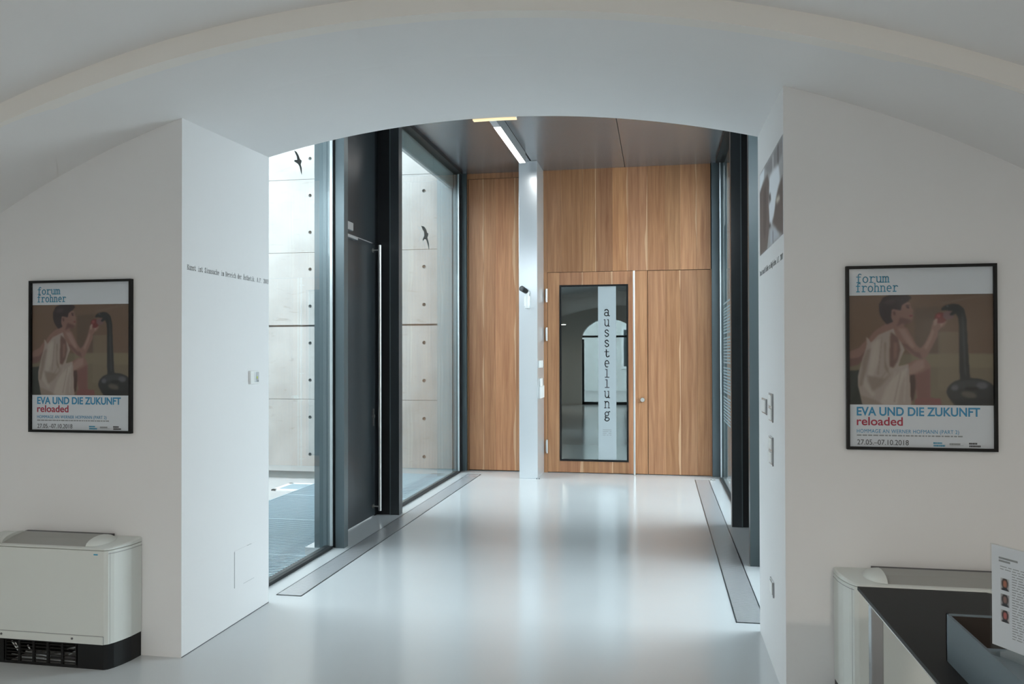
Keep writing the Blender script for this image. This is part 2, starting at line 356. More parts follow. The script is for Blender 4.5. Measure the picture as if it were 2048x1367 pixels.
# ------------------------------------------------------------------ typewriter lettering (stroke font)
def A(cx, cy, rx, ry, a0, a1, n=10):
    return [(cx+rx*math.cos(math.radians(a0+(a1-a0)*i/n)), cy+ry*math.sin(math.radians(a0+(a1-a0)*i/n))) for i in range(n+1)]
def SP(*p):   # smooth curve through points
    out = []; P = [p[0]]+list(p)+[p[-1]]
    for i in range(1, len(P)-2):
        for k in range(5):
            t = k/5; a, b_, c, d = P[i-1], P[i], P[i+1], P[i+2]
            out.append(tuple(.5*((2*b_[j])+(-a[j]+c[j])*t+(2*a[j]-5*b_[j]+4*c[j]-d[j])*t*t+(-a[j]+3*b_[j]-3*c[j]+d[j])*t**3) for j in (0, 1)))
    return out+[p[-1]]
S = lambda x, y, h=.16: [(x-h, y), (x+h, y)]
G = {
 'a': [A(.42, .28, .32, .27, 0, 360, 16), SP((.16, .82), (.25, .97), (.5, 1.0), (.72, .85), (.74, .6)), [(.74, .6), (.74, .12), (.84, 0), (.97, .02)]],
 'u': [[(.18, 1), (.18, .35)]+A(.46, .32, .28, .31, 180, 360)+[(.76, .35)], [(.76, 1), (.76, 0)], [(.02, 1), (.18, 1)], [(.60, 1), (.76, 1)], [(.76, 0), (.94, 0)]],
 's': [SP((.74, .78), (.6, .98), (.36, .98), (.2, .8), (.3, .6), (.6, .45), (.78, .28), (.66, .05), (.4, -.02), (.17, .2))],
 't': [SP((.38, 1.4), (.38, .9), (.38, .3), (.5, .02), (.72, .02), (.86, .2)), [(.12, 1), (.78, 1)]],
 'e': [[(.15, .53), (.82, .53)]+A(.49, .5, .335, .5, 5, 300, 16)],
 'l': [[(.48, 1.5), (.48, 0)], [(.26, 1.5), (.48, 1.5)], S(.5, 0, .32)],
 'n': [[(.2, 1), (.2, 0)], [(.04, 1), (.2, 1)], A(.49, .68, .28, .32, 175, 0)+[(.77, 0)], S(.2, 0), S(.77, 0)],
 'm': [[(.08, 1), (.08, 0)], [(-.04, 1), (.08, 1)], A(.29, .72, .2, .28, 175, 0)+[(.49, 0)], A(.7, .72, .2, .28, 175, 0)+[(.9, 0)], S(.08, 0, .11), S(.49, 0, .11), S(.92, 0, .11)],
 'r': [[(.3, 1), (.3, 0)], [(.1, 1), (.3, 1)], SP((.3, .65), (.45, .92), (.68, 1.0), (.88, .88)), S(.34, 0, .26)],
 'o': [A(.48, .49, .37, .5, 0, 360, 18)],
 'g': [A(.44, .66, .3, .31, 0, 360, 16), SP((.28, .38), (.17, .2), (.4, .08), (.7, .04), (.84, -.18), (.62, -.42), (.32, -.42), (.12, -.22), (.28, .05)), SP((.68, .88), (.82, 1.02), (.96, 1.0))],
 'f': [SP((.86, 1.42), (.66, 1.52), (.46, 1.35), (.44, .9), (.44, 0)), [(.16, 1), (.76, 1)], S(.46, 0, .26)],
 'h': [[(.2, 1.5), (.2, 0)], [(.04, 1.5), (.2, 1.5)], A(.49, .68, .28, .32, 175, 0)+[(.77, 0)], S(.2, 0), S(.77, 0)],
 'i': [[(.5, 1), (.5, 0)], [(.28, 1), (.5, 1)], S(.5, 0, .3), [(.5, 1.34), (.5, 1.44)]],
 'c': [A(.5, .5, .36, .5, 40, 320, 14)],
 'd': [A(.42, .49, .32, .5, 0, 360, 16), [(.76, 1.5), (.76, 0), (.92, 0)], [(.58, 1.5), (.76, 1.5)]],
 'b': [A(.52, .49, .32, .5, 0, 360, 16), [(.18, 1.5), (.18, 0)], [(.02, 1.5), (.18, 1.5)]],
 'k': [[(.2, 1.5), (.2, 0)], [(.04, 1.5), (.2, 1.5)], [(.74, 1), (.24, .5)], [(.42, .62), (.8, 0)], S(.2, 0), S(.8, 0), S(.72, 1)],
 'z': [[(.18, .8), (.18, 1), (.8, 1), (.15, 0), (.8, 0), (.8, .2)]],
 'K': [[(.18, 1.4), (.18, 0)], [(.8, 1.4), (.2, .6)], [(.38, .85), (.85, 0)], S(.18, 0), S(.85, 0, .13), S(.18, 1.4), S(.8, 1.4, .13)],
 'S': [SP((.78, 1.1), (.62, 1.38), (.34, 1.38), (.17, 1.1), (.3, .82), (.62, .62), (.82, .35), (.66, .03), (.34, -.02), (.14, .3)), [(.8, 1.4), (.8, 1.05)], [(.14, 0), (.14, .35)]],
 'B': [[(.2, 1.4), (.2, 0)], [(.05, 1.4), (.5, 1.4)]+A(.5, 1.06, .3, .34, 90, -90)+[(.2, .72)], [(.5, .72)]+A(.52, .36, .34, .36, 90, -90)+[(.05, 0)]],
 'A': [[(.08, 0), (.45, 1.4), (.55, 1.4), (.92, 0)], [(.24, .5), (.76, .5)], S(.1, 0, .13), S(.9, 0, .13), [(.3, 1.4), (.55, 1.4)]],
 'F': [[(.25, 1.4), (.25, 0)], [(.08, 1.4), (.86, 1.4), (.86, 1.1)], [(.25, .72), (.62, .72)], S(.28, 0, .2)],
 'M': [[(.1, 0), (.1, 1.4), (.5, .5), (.9, 1.4), (.9, 0)], S(.1, 0, .12), S(.9, 0, .12)],
 '.': [[(.45, 0), (.45, .1)]],
 '0': [A(.48, .7, .34, .7, 0, 360, 18)],
 '2': [SP((.16, 1.1), (.3, 1.38), (.66, 1.38), (.8, 1.05), (.55, .6), (.15, .02))+[(.84, .02), (.84, .2)]],
 '3': [SP((.16, 1.2), (.4, 1.4), (.72, 1.25), (.7, .9), (.42, .76)), SP((.42, .76), (.78, .66), (.82, .25), (.5, -.02), (.14, .15))],
 '7': [[(.16, 1.15), (.16, 1.4), (.82, 1.4), (.42, 0)]],
 ' ': [],
}
G['\u00c4'] = G['A']+[[(.3, 1.65), (.3, 1.75)], [(.7, 1.65), (.7, 1.75)]]
G['\u00f6'] = G['o']+[[(.3, 1.3), (.3, 1.4)], [(.66, 1.3), (.66, 1.4)]]
def stroke_text(mb, text, org, ux, uz, size, wt=.13, adv=1.06, th=.0008, xscale=1.0, mi=0, length=None):
    """org = left end of the baseline; ux, uz unit vectors; size = x-height"""
    org, ux, uz = Vector(org), Vector(ux), Vector(uz); nrm = uz.cross(ux).normalized() * -1
    if length: xscale = length/(len(text)*adv*size)
    x = 0
    for ch in text:
        for pl in G.get(ch, []):
            for (a, b_) in zip(pl[:-1], pl[1:]):
                d = Vector((b_[0]-a[0], b_[1]-a[1]))
                if d.length < 1e-6: continue
                d.normalize(); q = Vector((-d.y, d.x))*wt/2; e = d*wt*.35
                P4 = [Vector(a)-e+q, Vector(a)-e-q, Vector(b_)+e-q, Vector(b_)+e+q]
                vs = [org+ux*((x+p.x)*size*xscale)+uz*(p.y*size)+nrm*t for t in (0, th) for p in P4]
                mb.add(vs, [(0, 1, 2, 3), (7, 6, 5, 4), (0, 1, 5, 4), (1, 2, 6, 5), (2, 3, 7, 6), (3, 0, 4, 7)], mi)
        x += adv
    return mb
# 'ausstellung' standing letter by letter on the frosted strip, then the small block of lines
lt = MB()
for i, ch in enumerate('ausstellung'):
    z = 2.022-.1285*i-.040
    k = .80 if ch in 'lt' else 1.0
    stroke_text(lt, ch, (-.674, BY+.0056, z), (1, 0, 0), (0, 0, 1), .080*k, wt=.15/k, xscale=.92/k, th=.0006)
lt.build('lettering', 'ink_dark', D3)
lt = MB()
for r in range(4):
    for c in range(9):
        if random.random() < .8: lt.box(-.692+c*.012, -.692+c*.012+.009, BY+.0050, BY+.0056, .545-r*.022, .555-r*.022)
tag(lt.build('small_print', 'ink_mid', D3), kind='stuff')

# ------------------------------------------------------------------ steel pillar with its devices
PL = thing('pillar', 'pale grey square steel pillar in front of the timber wall', 'pillar', (-1.55, 9.8, 0))
MB().box(-1.664, -1.438, 9.52, BY-.001, 0, 3.845).build('shaft', 'pillar', PL, bevel=.004)
def swplate(name, label, dims, cat, group=None):
    t = thing(name, label, cat, ((dims[0]+dims[1])/2, (dims[2]+dims[3])/2, dims[4]), group)
    return t
t = thing('light_switch', 'white square switch on the side of the grey pillar', 'switch', (-1.438, 9.75, 1.33))
box('switch_plate', 'white', (-1.438, -1.426, 9.60, 9.90, 1.335, 1.425), t, .003); box('rocker', 'white', (-1.426, -1.418, 9.64, 9.86, 1.35, 1.41), t, .002)
t = thing('intercom', 'white stepped handset box low on the side of the grey pillar', 'intercom', (-1.438, 9.78, .96))
box('housing', 'white', (-1.438, -1.415, 9.62, 9.94, .96, 1.11), t, .004); box('handset', 'white', (-1.438, -1.420, 9.66, 9.84, 1.11, 1.205), t, .004)
cm = thing('security_camera', 'small white security camera with black lens on the pillar', 'camera', (-1.56, 9.52, 2.2))
MB().cyl((-1.555, 9.47, 2.085), (-1.555, 9.47, 2.20), .034, .036, 18).build('base', 'white', cm, bevel=.004)
MB().box(-1.578, -1.532, 9.44, 9.52, 2.055, 2.10).build('mount', 'white', cm, bevel=.005)
MB().cyl((-1.552, 9.47, 2.19), (-1.55, 9.46, 2.235), .022, .02, 14).cyl((-1.545, 9.47, 2.235), (-1.575, 9.42, 2.262), .024, .024, 14).build('arm', 'white', cm)
MB().cyl((-1.562, 9.44, 2.258), (-1.600, 9.34, 2.285), .030, .034, 18).build('lens_housing', 'black', cm)
MB().cyl((-1.600, 9.34, 2.285), (-1.604, 9.33, 2.287), .020, .020, 14).build('lens', 'poster_glass', cm)
for i, x in enumerate((-1.447, -1.418)):
    tag(MB().cyl((x, 9.50, 0), (x, 9.50, .012), .006, n=10).build('floor_pin', 'steel', origin=(x, 9.5, 0)), ('tiny metal floor pin at the pillar foot, the left one' if i == 0 else 'tiny metal floor pin at the pillar foot, the right one'), 'pin', 'floor pins at the pillar foot')
for i, x in enumerate((.610, .645)):
    tag(MB().cyl((x, 9.74, 0), (x, 9.74, .02), .010, n=12).build('floor_pin', 'chrome', origin=(x, 9.74, 0)), ('small chrome floor pin touching the far end of the right floor grille' if i == 0 else 'small chrome floor pin nearer the right glass wall'), 'pin', 'chrome pins by the right floor grille')

# ------------------------------------------------------------------ glass walls
def window(name, x, xo, y0, y1, zt=3.845):
    """x: glass plane, xo: +1 if outside is towards +X"""
    f = MB(); s = xo
    f.box(x-.016*s, x+.05*s, y0, y1, 0, .022)
    f.box(x-.05*s, x+.05*s, y0, y1, zt-.045, zt)
    W = struct(f.build(name, 'steel_black'))
    box('pane', 'glass', (x, x+.02*s, y0+.006, y1-.006, .022, zt-.045), W)
    return W
W1 = window('window_1', -2.505, -1, 4.5, 5.832)
W2 = window('window_2', -2.505, -1, 7.26, 9.86)
W3 = window('window_3', .735, 1, 7.26, 9.86)
W4 = window('window_4', .735, 1, 4.5, 5.832)
box('edge_strip', 'alu', (-2.509, -2.487, 5.822, 5.834, .022, 3.8), W1)
box('edge_strip', 'alu', (-2.508, -2.494, 9.845, 9.862, .022, 3.8), W2)
box('edge_strip', 'alu', (.728, .738, 9.845, 9.862, .022, 3.8), W3)
box('corner_post', 'steel_teal', (-2.58, -2.515, 9.86, 9.93, 0, 3.845), W2)
box('corner_post', 'steel_black', (-2.54, -2.500, 9.93, 10.03, 0, 3.845), W2)
box('corner_panel', 'steel_teal', (-2.53, -2.442, 10.03, BY+.04, 0, 3.845), W2)
box('outer_panel', 'paintgrey', (-2.80, -2.60, 9.90, 10.0, -.15, 3.845), W2)
box('corner_post', 'steel_black', (.742, .78, 9.86, 9.93, 0, 3.845), W3)
box('corner_post', 'steel_black', (.735, .77, 9.93, 10.03, 0, 3.845), W3)
box('corner_panel', 'steel_teal', (.646, .735, 10.03, BY+.04, 0, 3.845), W3)

def portal(dname, s, xg):
    """steel entrance portal; s=-1 on the left, +1 on the right; xg: glass plane"""
    X = lambda d: xg + s*d          # d > 0 is outwards
    d = MB().box(X(.100), X(.134), 5.94, 7.085, .012, 2.53)
    D = struct(d.build(dname, 'steel', bevel=.003))
    # posts and head of the frame; right front posts have shade put into their colour
    box('frame_post', 'steel_teal' if s < 0 else 'steel_shaded', (X(-.102), X(-.03), 5.852, 5.93, 0, 3.845), D)
    box('frame_post', 'steel_black', (X(-.045), X(.134), 5.86, 5.93, 0, 3.845), D)
    box('frame_post', 'steel_teal' if s < 0 else 'steel_shaded', (X(.012), X(.136), 5.835, 5.858, 0, 3.845), D)
    box('frame_post', 'steel', (X(-.112), X(-.02), 7.150, 7.25, 0, 3.845), D)
    box('frame_post', 'steel_black', (X(-.022), X(.134), 7.158, 7.25, 0, 3.845), D)
    box('post_bead', 'steel_teal', (X(-.030), X(-.022), 7.146, 7.158, 0, 3.845), D)
    box('frame_post', 'steel_black', (X(.103), X(.134), 7.092, 7.158, 0, 3.845), D)
    box('transom_panel', 'steel', (X(.103), X(.134), 5.93, 7.092, 2.54, 3.845), D)
    h = MB().cyl((X(.032), 7.03, .06), (X(.032), 7.03, 2.515), .0145, n=14)
    for z in (.10, 2.47): h.cyl((X(.032), 7.03, z), (X(.100), 7.03, z), .007, n=8).cyl((X(.093), 7.03, z), (X(.100), 7.03, z), .022, n=12)
    h.build('door_handle', 'chrome', D)
    MB().cyl((X(.091), 7.045, .93), (X(.100), 7.045, .93), .02, n=14).box(X(.096), X(.0995), 7.03, 7.06, .84, 1.0).build('lock_plate', 'chrome', D)
    box('door_closer', 'alu', (X(.045), X(.103), 6.12, 6.42, 2.552, 2.622), D, .006)
    box('closer_rail', 'alu', (X(.06), X(.100), 5.98, 6.56, 2.495, 2.520), D, .002)
    return D
D1 = portal('door_1', -1, -2.505)
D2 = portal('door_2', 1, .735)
# small printed sign on the left door beside the lock
# bird stickers on the glass
def bird(pts, label):
    c = (-2.503, sum(p[0] for p in pts)/len(pts), sum(p[1] for p in pts)/len(pts))
    o = MB().prism(pts, 'x', -2.504, -2.502).build('bird_sticker', 'decal', origin=c)
    tag(o, label, 'sticker', 'bird stickers on the glass')
bird([(5.198, 2.93), (5.232, 2.93), (5.267, 2.912), (5.286, 2.891), (5.314, 2.887), (5.307, 2.868), (5.297, 2.857), (5.316, 2.836), (5.316, 2.788), (5.302, 2.806), (5.283, 2.838), (5.26, 2.851), (5.227, 2.853), (5.198, 2.854), (5.204, 2.866), (5.244, 2.876), (5.237, 2.9)],
     'dark bird silhouette on the left pane right under the white arch')
bird([(8.232, 2.884), (8.33, 2.892), (8.413, 2.873), (8.452, 2.842), (8.497, 2.842), (8.486, 2.811), (8.457, 2.791), (8.52, 2.735), (8.531, 2.663), (8.485, 2.714), (8.423, 2.762), (8.357, 2.76), (8.296, 2.731), (8.291, 2.751), (8.346, 2.791), (8.34, 2.838)],
     'dark bird silhouette on the pane between black portal and timber wall')
# rows of small print on the right-hand glass
tx = MB(); z = 2.06; r = 0
while z > .68:
    y = 9.42
    while y > 8.42-.02*(r % 3):
        wl = random.uniform(.02, .09); tx.box(.7335, .7345, y-wl, y, z, z+.017); y -= wl+.014
    z -= .034 if (r % 9) else .06; r += 1
tag(tx.build('glass_print', 'etch', W3), kind='stuff')

# ------------------------------------------------------------------ floor grilles
def floor_grille(x0, x1, y0, y1, label):
    t = thing('floor_grille', label, 'grille', ((x0+x1)/2, (y0+y1)/2, 0), 'floor grilles along the glass walls')
    f = MB().box(x0, x0+.006, y0, y1, -.001, .003).box(x1-.006, x1, y0, y1, -.001, .003).box(x0, x1, y0, y0+.006, -.001, .003).box(x0, x1, y1-.006, y1, -.001, .003)
    f.build('frame', 'steel', t)
    box('tray', 'steel_black', (x0+.006, x1-.006, y0+.006, y1-.006, -.0005, .0008), t)
    s = MB(); y = y0+.010
    while y < y1-.02:
        s.box(x0+.007, x1-.007, y, y+.0145, .0008, .0030); y += .018
    tag(s.build('slats', 'grate', t), kind='stuff')
floor_grille(-2.358, -2.190, 4.645, 9.745, 'long narrow slatted floor grille by the left glass wall')
floor_grille(.420, .586, 4.614, 9.745, 'long narrow slatted floor grille by the right glass wall')

# ------------------------------------------------------------------ lamps in the corridor and at the arch
cl = thing('ceiling_light', 'long slim ceiling light running towards the grey pillar', 'light', (-1.54, 8, 3.845))
lx0, lx1 = -1.582, -1.512
box('housing', 'lamp_side', (lx0, lx1, 6.2, 9.11, 3.728, 3.845), cl)
box('diffuser', 'lamp', (lx0+.002, lx1-.002, 7.63, 9.108, 3.7245, 3.7275), cl)
box('dark_diffuser', 'lampoff', (lx0+.002, lx1-.002, 6.2, 7.628, 3.7245, 3.7275), cl)
al = thing('arch_light', 'thin warm strip light tucked against the rear edge of the arch', 'light', (-.93, 4.53, 2.87))
zl = lambda x: far_z(x, 4.5)
b = MB(); X = [-1.058+.255*i/8 for i in range(9)]
b.prism([(x, zl(x)-.001) for x in X]+[(x, zl(x)+.03) for x in reversed(X)], 'y', 4.502, 4.54); b.build('housing', 'alu', al)
b = MB(); b.prism([(x, zl(x)-.0075) for x in X]+[(x, zl(x)-.001) for x in reversed(X)], 'y', 4.502, 4.54); b.build('diffuser', 'lampwarm', al)

# ------------------------------------------------------------------ courtyard outside the left glass wall
def wall_with_holes(mb, x0, x1, z0, z1, holes, y, r=.024, d=.035, c=.07):
    xsn = sorted({x0, x1, *[h[0]-c for h in holes], *[h[0]+c for h in holes]})
    zsn = sorted({z0, z1, *[h[1]-c for h in holes], *[h[1]+c for h in holes]})
    xsn = [v for v in xsn if x0 <= v <= x1]; zsn = [v for v in zsn if z0 <= v <= z1]
    for i in range(len(xsn)-1):
        for j in range(len(zsn)-1):
            a, b_, e, f = xsn[i], xsn[i+1], zsn[j], zsn[j+1]
            h = next((h for h in holes if a < h[0] < b_ and e < h[1] < f), None)
            if not h: mb.add([(a, y, e), (b_, y, e), (b_, y, f), (a, y, f)], [(0, 1, 2, 3)]); continue
            cx_, cz_ = h; ou = []; inn = []; dp = []
            for k in range(16):
                t = 2*math.pi*k/16; cs, sn = math.cos(t), math.sin(t); q = max(abs(cs), abs(sn))
                ou.append((cx_+cs/q*(b_-a)/2, y, cz_+sn/q*(f-e)/2)); inn.append((cx_+cs*r, y, cz_+sn*r)); dp.append((cx_+cs*r*.6, y+d, cz_+sn*r*.6))
            mb.add(ou+inn+dp, [(k, (k+1) % 16, 16+(k+1) % 16, 16+k) for k in range(16)], 0)
            mb.add(ou+inn+dp, [(16+k, 16+(k+1) % 16, 32+(k+1) % 16, 32+k) for k in range(16)]+[tuple(range(32, 48))], 1)
CY = 10.07
WC = struct(box('wall_courtyard', 'concrete_dark', (-11, -2.62, CY+.06, CY+.4, -.3, 7.0)))
joints = [-.07, .903, 1.893, 2.883, 3.873, 4.863, 5.853, 6.9]
xj = [-11, -7.015, -3.825+0.0, -2.62]; xj = [-11, -8.61, -5.42, -2.62]
for zi in range(len(joints)-1):
    for k in range(len(xj)-1):
        gb = .012 if abs(joints[zi]-1.893) < .01 else .0025; gt = .012 if abs(joints[zi+1]-1.893) < .01 else .0025
        x0, x1, z0, z1 = xj[k]+.004, xj[k+1]-.004, joints[zi]+gb, joints[zi+1]-gt
        hs = [(x, .162+.4985*j) for x in (-3.025, -4.621, -6.215, -7.81, -9.405) for j in range(14)]
        hs = [h for h in hs if x0+.08 < h[0] < x1-.08 and z0+.08 < h[1] < z1-.08]
        mb = MB(); wall_with_holes(mb, x0, x1, z0, z1, hs, CY)
        e = [(x0, z0), (x1, z0), (x1, z1), (x0, z1)]
        for a, b_ in zip(e, e[1:]+e[:1]): mb.add([(a[0], CY, a[1]), (b_[0], CY, b_[1]), (b_[0], CY+.055, b_[1]), (a[0], CY+.055, a[1])], [(0, 1, 2, 3)])
        mb.build('concrete_panel', ['concrete', 'concrete_dark'], WC)
struct(box('ground', 'paving', (-11, -2.56, 4.4, CY+.3, -.35, -.17)))
og = thing('grating_deck', 'blue grey slatted metal grating deck outside the left glass', 'grating', (-3.3, 7.3, -.17))
s = MB(); y = 4.53
while y < CY-.01:
    s.box(-4.10, -2.56, y, y+.015, -.10, -.06); y += .040
tag(s.build('slats', 'ograte', og), kind='stuff')
s = MB()
for y in (4.56, 5.81, 7.06, 8.31, 9.56): s.box(-4.10, -2.56, y-.012, y+.012, -.10, -.058)
for x in (-4.10, -3.75, -3.4, -3.05, -2.58): s.box(x, x+.008, 4.53, CY-.02, -.12, -.072)
s.build('bearers', 'ograte', og)
box('edge_profile', 'ograte', (-4.115, -4.10, 4.53, CY-.02, -.17, -.057), og)
box('base', 'pit', (-4.10, -2.56, 4.5, CY-.01, -.169, -.15), og)
ht = thing('ground_hatch', 'square light-framed hatch in the pale paving outside', 'hatch', (-4.5, 9.38, -.17))
MB().box(-4.70, -4.64, 9.13, 9.65, -.17, -.155).box(-4.36, -4.30, 9.13, 9.65, -.17, -.155).box(-4.70, -4.30, 9.13, 9.19, -.17, -.155).box(-4.70, -4.30, 9.59, 9.65, -.17, -.155).build('frame', 'white', ht)
box('lid', 'ograte', (-4.64, -4.36, 9.19, 9.59, -.17, -.160), ht)
# eave beam outside, with panel joints
eb = struct(box('trim_2', 'steel_black', (-2.645, -2.60, 4.5, 10.05, 3.66, 3.86)))
for k in range(5):
    y0 = 4.55+k*1.1; box('fascia_panel', 'paintgrey', (-2.60, -2.575, y0+.003, y0+1.097, 3.635, 3.845), eb)
box('soffit_panel', 'alu', (-2.645, -2.60, 4.55, 10.02, 3.64, 3.660), eb)
eb2 = struct(box('trim_3', 'steel_black', (.83, .875, 4.5, 10.05, 3.66, 3.86)))
for k in range(5):
    y0 = 4.55+k*1.1; box('fascia_panel', 'paintgrey', (.805, .83, y0+.003, y0+1.097, 3.635, 3.845), eb2)
# unseen wall added to cut the light on the left concrete
struct(box('wall_courtyard', 'concrete', (-8.6, -8.3, 4.4, CY, -.3, 3.4)))
# right-hand side outside: ground and grey metal facade
struct(box('ground', 'paving', (.95, 7, 4.4, CY+.3, -.35, -.05)))
fc = struct(box('wall_outside', 'steel_black', (.82, 7, CY+.05, CY+.3, -.3, 6.0)))
for k in range(5):
    x0 = .82+k*1.2; box('facade_panel', 'paintgrey', (x0+.004, x0+1.196, CY+.02, CY+.05, -.05, 3.0), fc); box('facade_panel', 'paintgrey', (x0+.004, x0+1.196, CY+.02, CY+.05, 3.008, 6.0), fc)

# ------------------------------------------------------------------ devices, access panel and lettering on the piers
t = thing('wall_switch', 'white switch plate with a yellow mark on the left pier', 'switch', (-2.333, 4.306, 1.33))
box('switch_plate', 'white', (-2.333, -2.318, 4.257, 4.352, 1.332, 1.408), t, .002)
box('insert', 'pillar', (-2.318, -2.314, 4.30, 4.345, 1.342, 1.400), t, .001)
box('mark', 'ledgreen', (-2.314, -2.3132, 4.317, 4.329, 1.362, 1.376), t); box('button', 'ink_dark', (-2.314, -2.312, 4.328, 4.336, 1.345, 1.351), t)
MB().box(-2.333, -2.3315, 4.104, 4.345, .200, .405).build('access_panel', 'wall', WFL)
g_ = MB()
for (a, b_, c, d_) in ((4.101, 4.104, .199, .40), (4.20, 4.32, .1985, .200), (4.24, 4.29, .404, .4055)): g_.box(-2.333, -2.3312, a, b_, c, d_)
g_.build('panel_joint', 'ink_mid', WFL)
tl = stroke_text(MB(), 'Kunst ist Sinnsuche im Bereich der \u00c4sthetik. A.F. 2003', (-2.3325, 3.645, 1.932), (0, 1, 0), (0, 0, 1), .0175, wt=.12, length=.85)
tl.build('wall_lettering', 'ink_mid', WFL, origin=(-2.333, 4.07, 1.94))
box('floor_gap', 'ink_dark', (-2.3335, -2.332, 3.6, 4.5, 0, .0035), WFL)
tl = stroke_text(MB(), 'Kunst macht Bilder zu M\u00f6glichem. A.F. 2007', (.5355, 4.425, 1.915), (0, -1, 0), (0, 0, 1), .0175, wt=.12, length=.80)
tl.build('wall_lettering', 'ink_mid', WFR, origin=(.536, 4.02, 1.92))
def rplate(y0, y1, z0, z1, label, n, name='socket_plate', cat='socket'):
    t = thing(name, label, cat, (.536, (y0+y1)/2, z0), 'plates on the right pier')
    box('plate', 'pillar', (.530, .536, y0, y1, z0, z1), t, .0015)
    for i in range(n):
        h = (z1-z0)/n; box('insert', 'white', (.526, .530, y0+.014, y1-.014, z0+i*h+.008, z0+(i+1)*h-.008), t, .001)
    box('edge', 'ink_mid', (.529, .5355, y0-.004, y0, z0-.002, z1), t)  # shadow edge beside the plate, painted as a grey strip
rplate(4.17, 4.34, 1.195, 1.272, 'small wide grey plate on the right pier, farther from the viewer', 1, 'wall_switch', 'switch')
rplate(3.95, 4.075, 1.175, 1.310, 'tall grey plate at switch height on the right pier', 2, 'wall_switch', 'switch')
rplate(3.95, 4.075, .968, 1.102, 'tall grey socket plate below the switch plate on the right pier', 2)
rplate(3.95, 4.06, .345, .415, 'small socket plate low on the right pier near the floor', 1)

# ------------------------------------------------------------------ printed pictures painted as colour data on a fine flat grid
def raster(W, H, bgcol, layers, blur=1):
    yy, xx = np.mgrid[0:H, 0:W]; u = (xx+.5)/W; v = (yy+.5)/H
    img = np.zeros((H, W, 3)); img[:] = bgcol
    for L in layers:
        kind, data, col = L[0], L[1], np.array(L[2]); soft = L[3] if len(L) > 3 else 0; op = L[4] if len(L) > 4 else 1
        if kind == 'p':
            P = data; ins = np.zeros((H, W), bool)
            for (x1, y1), (x2, y2) in zip(P, P[1:]+P[:1]):
                if y1 == y2: continue
                c = ((y1 > v) != (y2 > v)) & (u < (x2-x1)*(v-y1)/(y2-y1)+x1); ins ^= c
            mk = ins.astype(float)
        else:
            cx_, cy_, rx, ry, ang = data; a = math.radians(ang); du, dv = u-cx_, (v-cy_)
            p, q = (du*math.cos(a)+dv*math.sin(a))/rx, (-du*math.sin(a)+dv*math.cos(a))/ry
            mk = ((p*p+q*q) < 1).astype(float)
        for _ in range(soft):
            mk = (mk+np.roll(mk, 1, 0)+np.roll(mk, -1, 0)+np.roll(mk, 1, 1)+np.roll(mk, -1, 1))/5
        img = img*(1-mk[..., None]*op)+col*mk[..., None]*op
    for _ in range(blur):
        pd = np.pad(img, ((1, 1), (1, 1), (0, 0)), 'edge'); img = (pd[1:-1, 1:-1]*2+pd[:-2, 1:-1]+pd[2:, 1:-1]+pd[1:-1, :-2]+pd[1:-1, 2:])/6
    return img
def print_mesh(img, org, ux, uz, gain=1.0):
    """org: top left corner, ux/uz full extents"""
    H, W, _ = img.shape; org, ux, uz = Vector(org), Vector(ux), Vector(uz)
    me = bpy.data.meshes.new('printed_picture')
    vs = [tuple(org+ux*(i/(W-1))-uz*(j/(H-1))) for j in range(H) for i in range(W)]
    fs = [(j*W+i, (j+1)*W+i, (j+1)*W+i+1, j*W+i+1) for j in range(H-1) for i in range(W-1)]
    me.from_pydata(vs, [], fs); me.materials.append(MT['print'])
    ca = me.color_attributes.new('print', 'FLOAT_COLOR', 'POINT')
    c = img/255.0; lin = np.where(c <= .04045, c/12.92, ((c+.055)/1.055)**2.4)*gain
    arr = np.ones((H*W, 4)); arr[:, :3] = np.clip(lin.reshape(-1, 3), 0, 1); ca.data.foreach_set('color', arr.ravel())
    return me
q = lambda *p: [((x-268)/802, (y-295)/610) for x, y in p]
el = lambda x, y, rx, ry, a=0: ((x-268)/802, (y-295)/610, rx/802, ry/610, a)
skin, skd, skl = (112, 84, 76), (84, 58, 52), (132, 106, 98)
hair = (44, 34, 36); dr, drd, drl = (134, 120, 112), (108, 94, 86), (150, 138, 130); snk, snl = (32, 32, 34), (74, 74, 78)
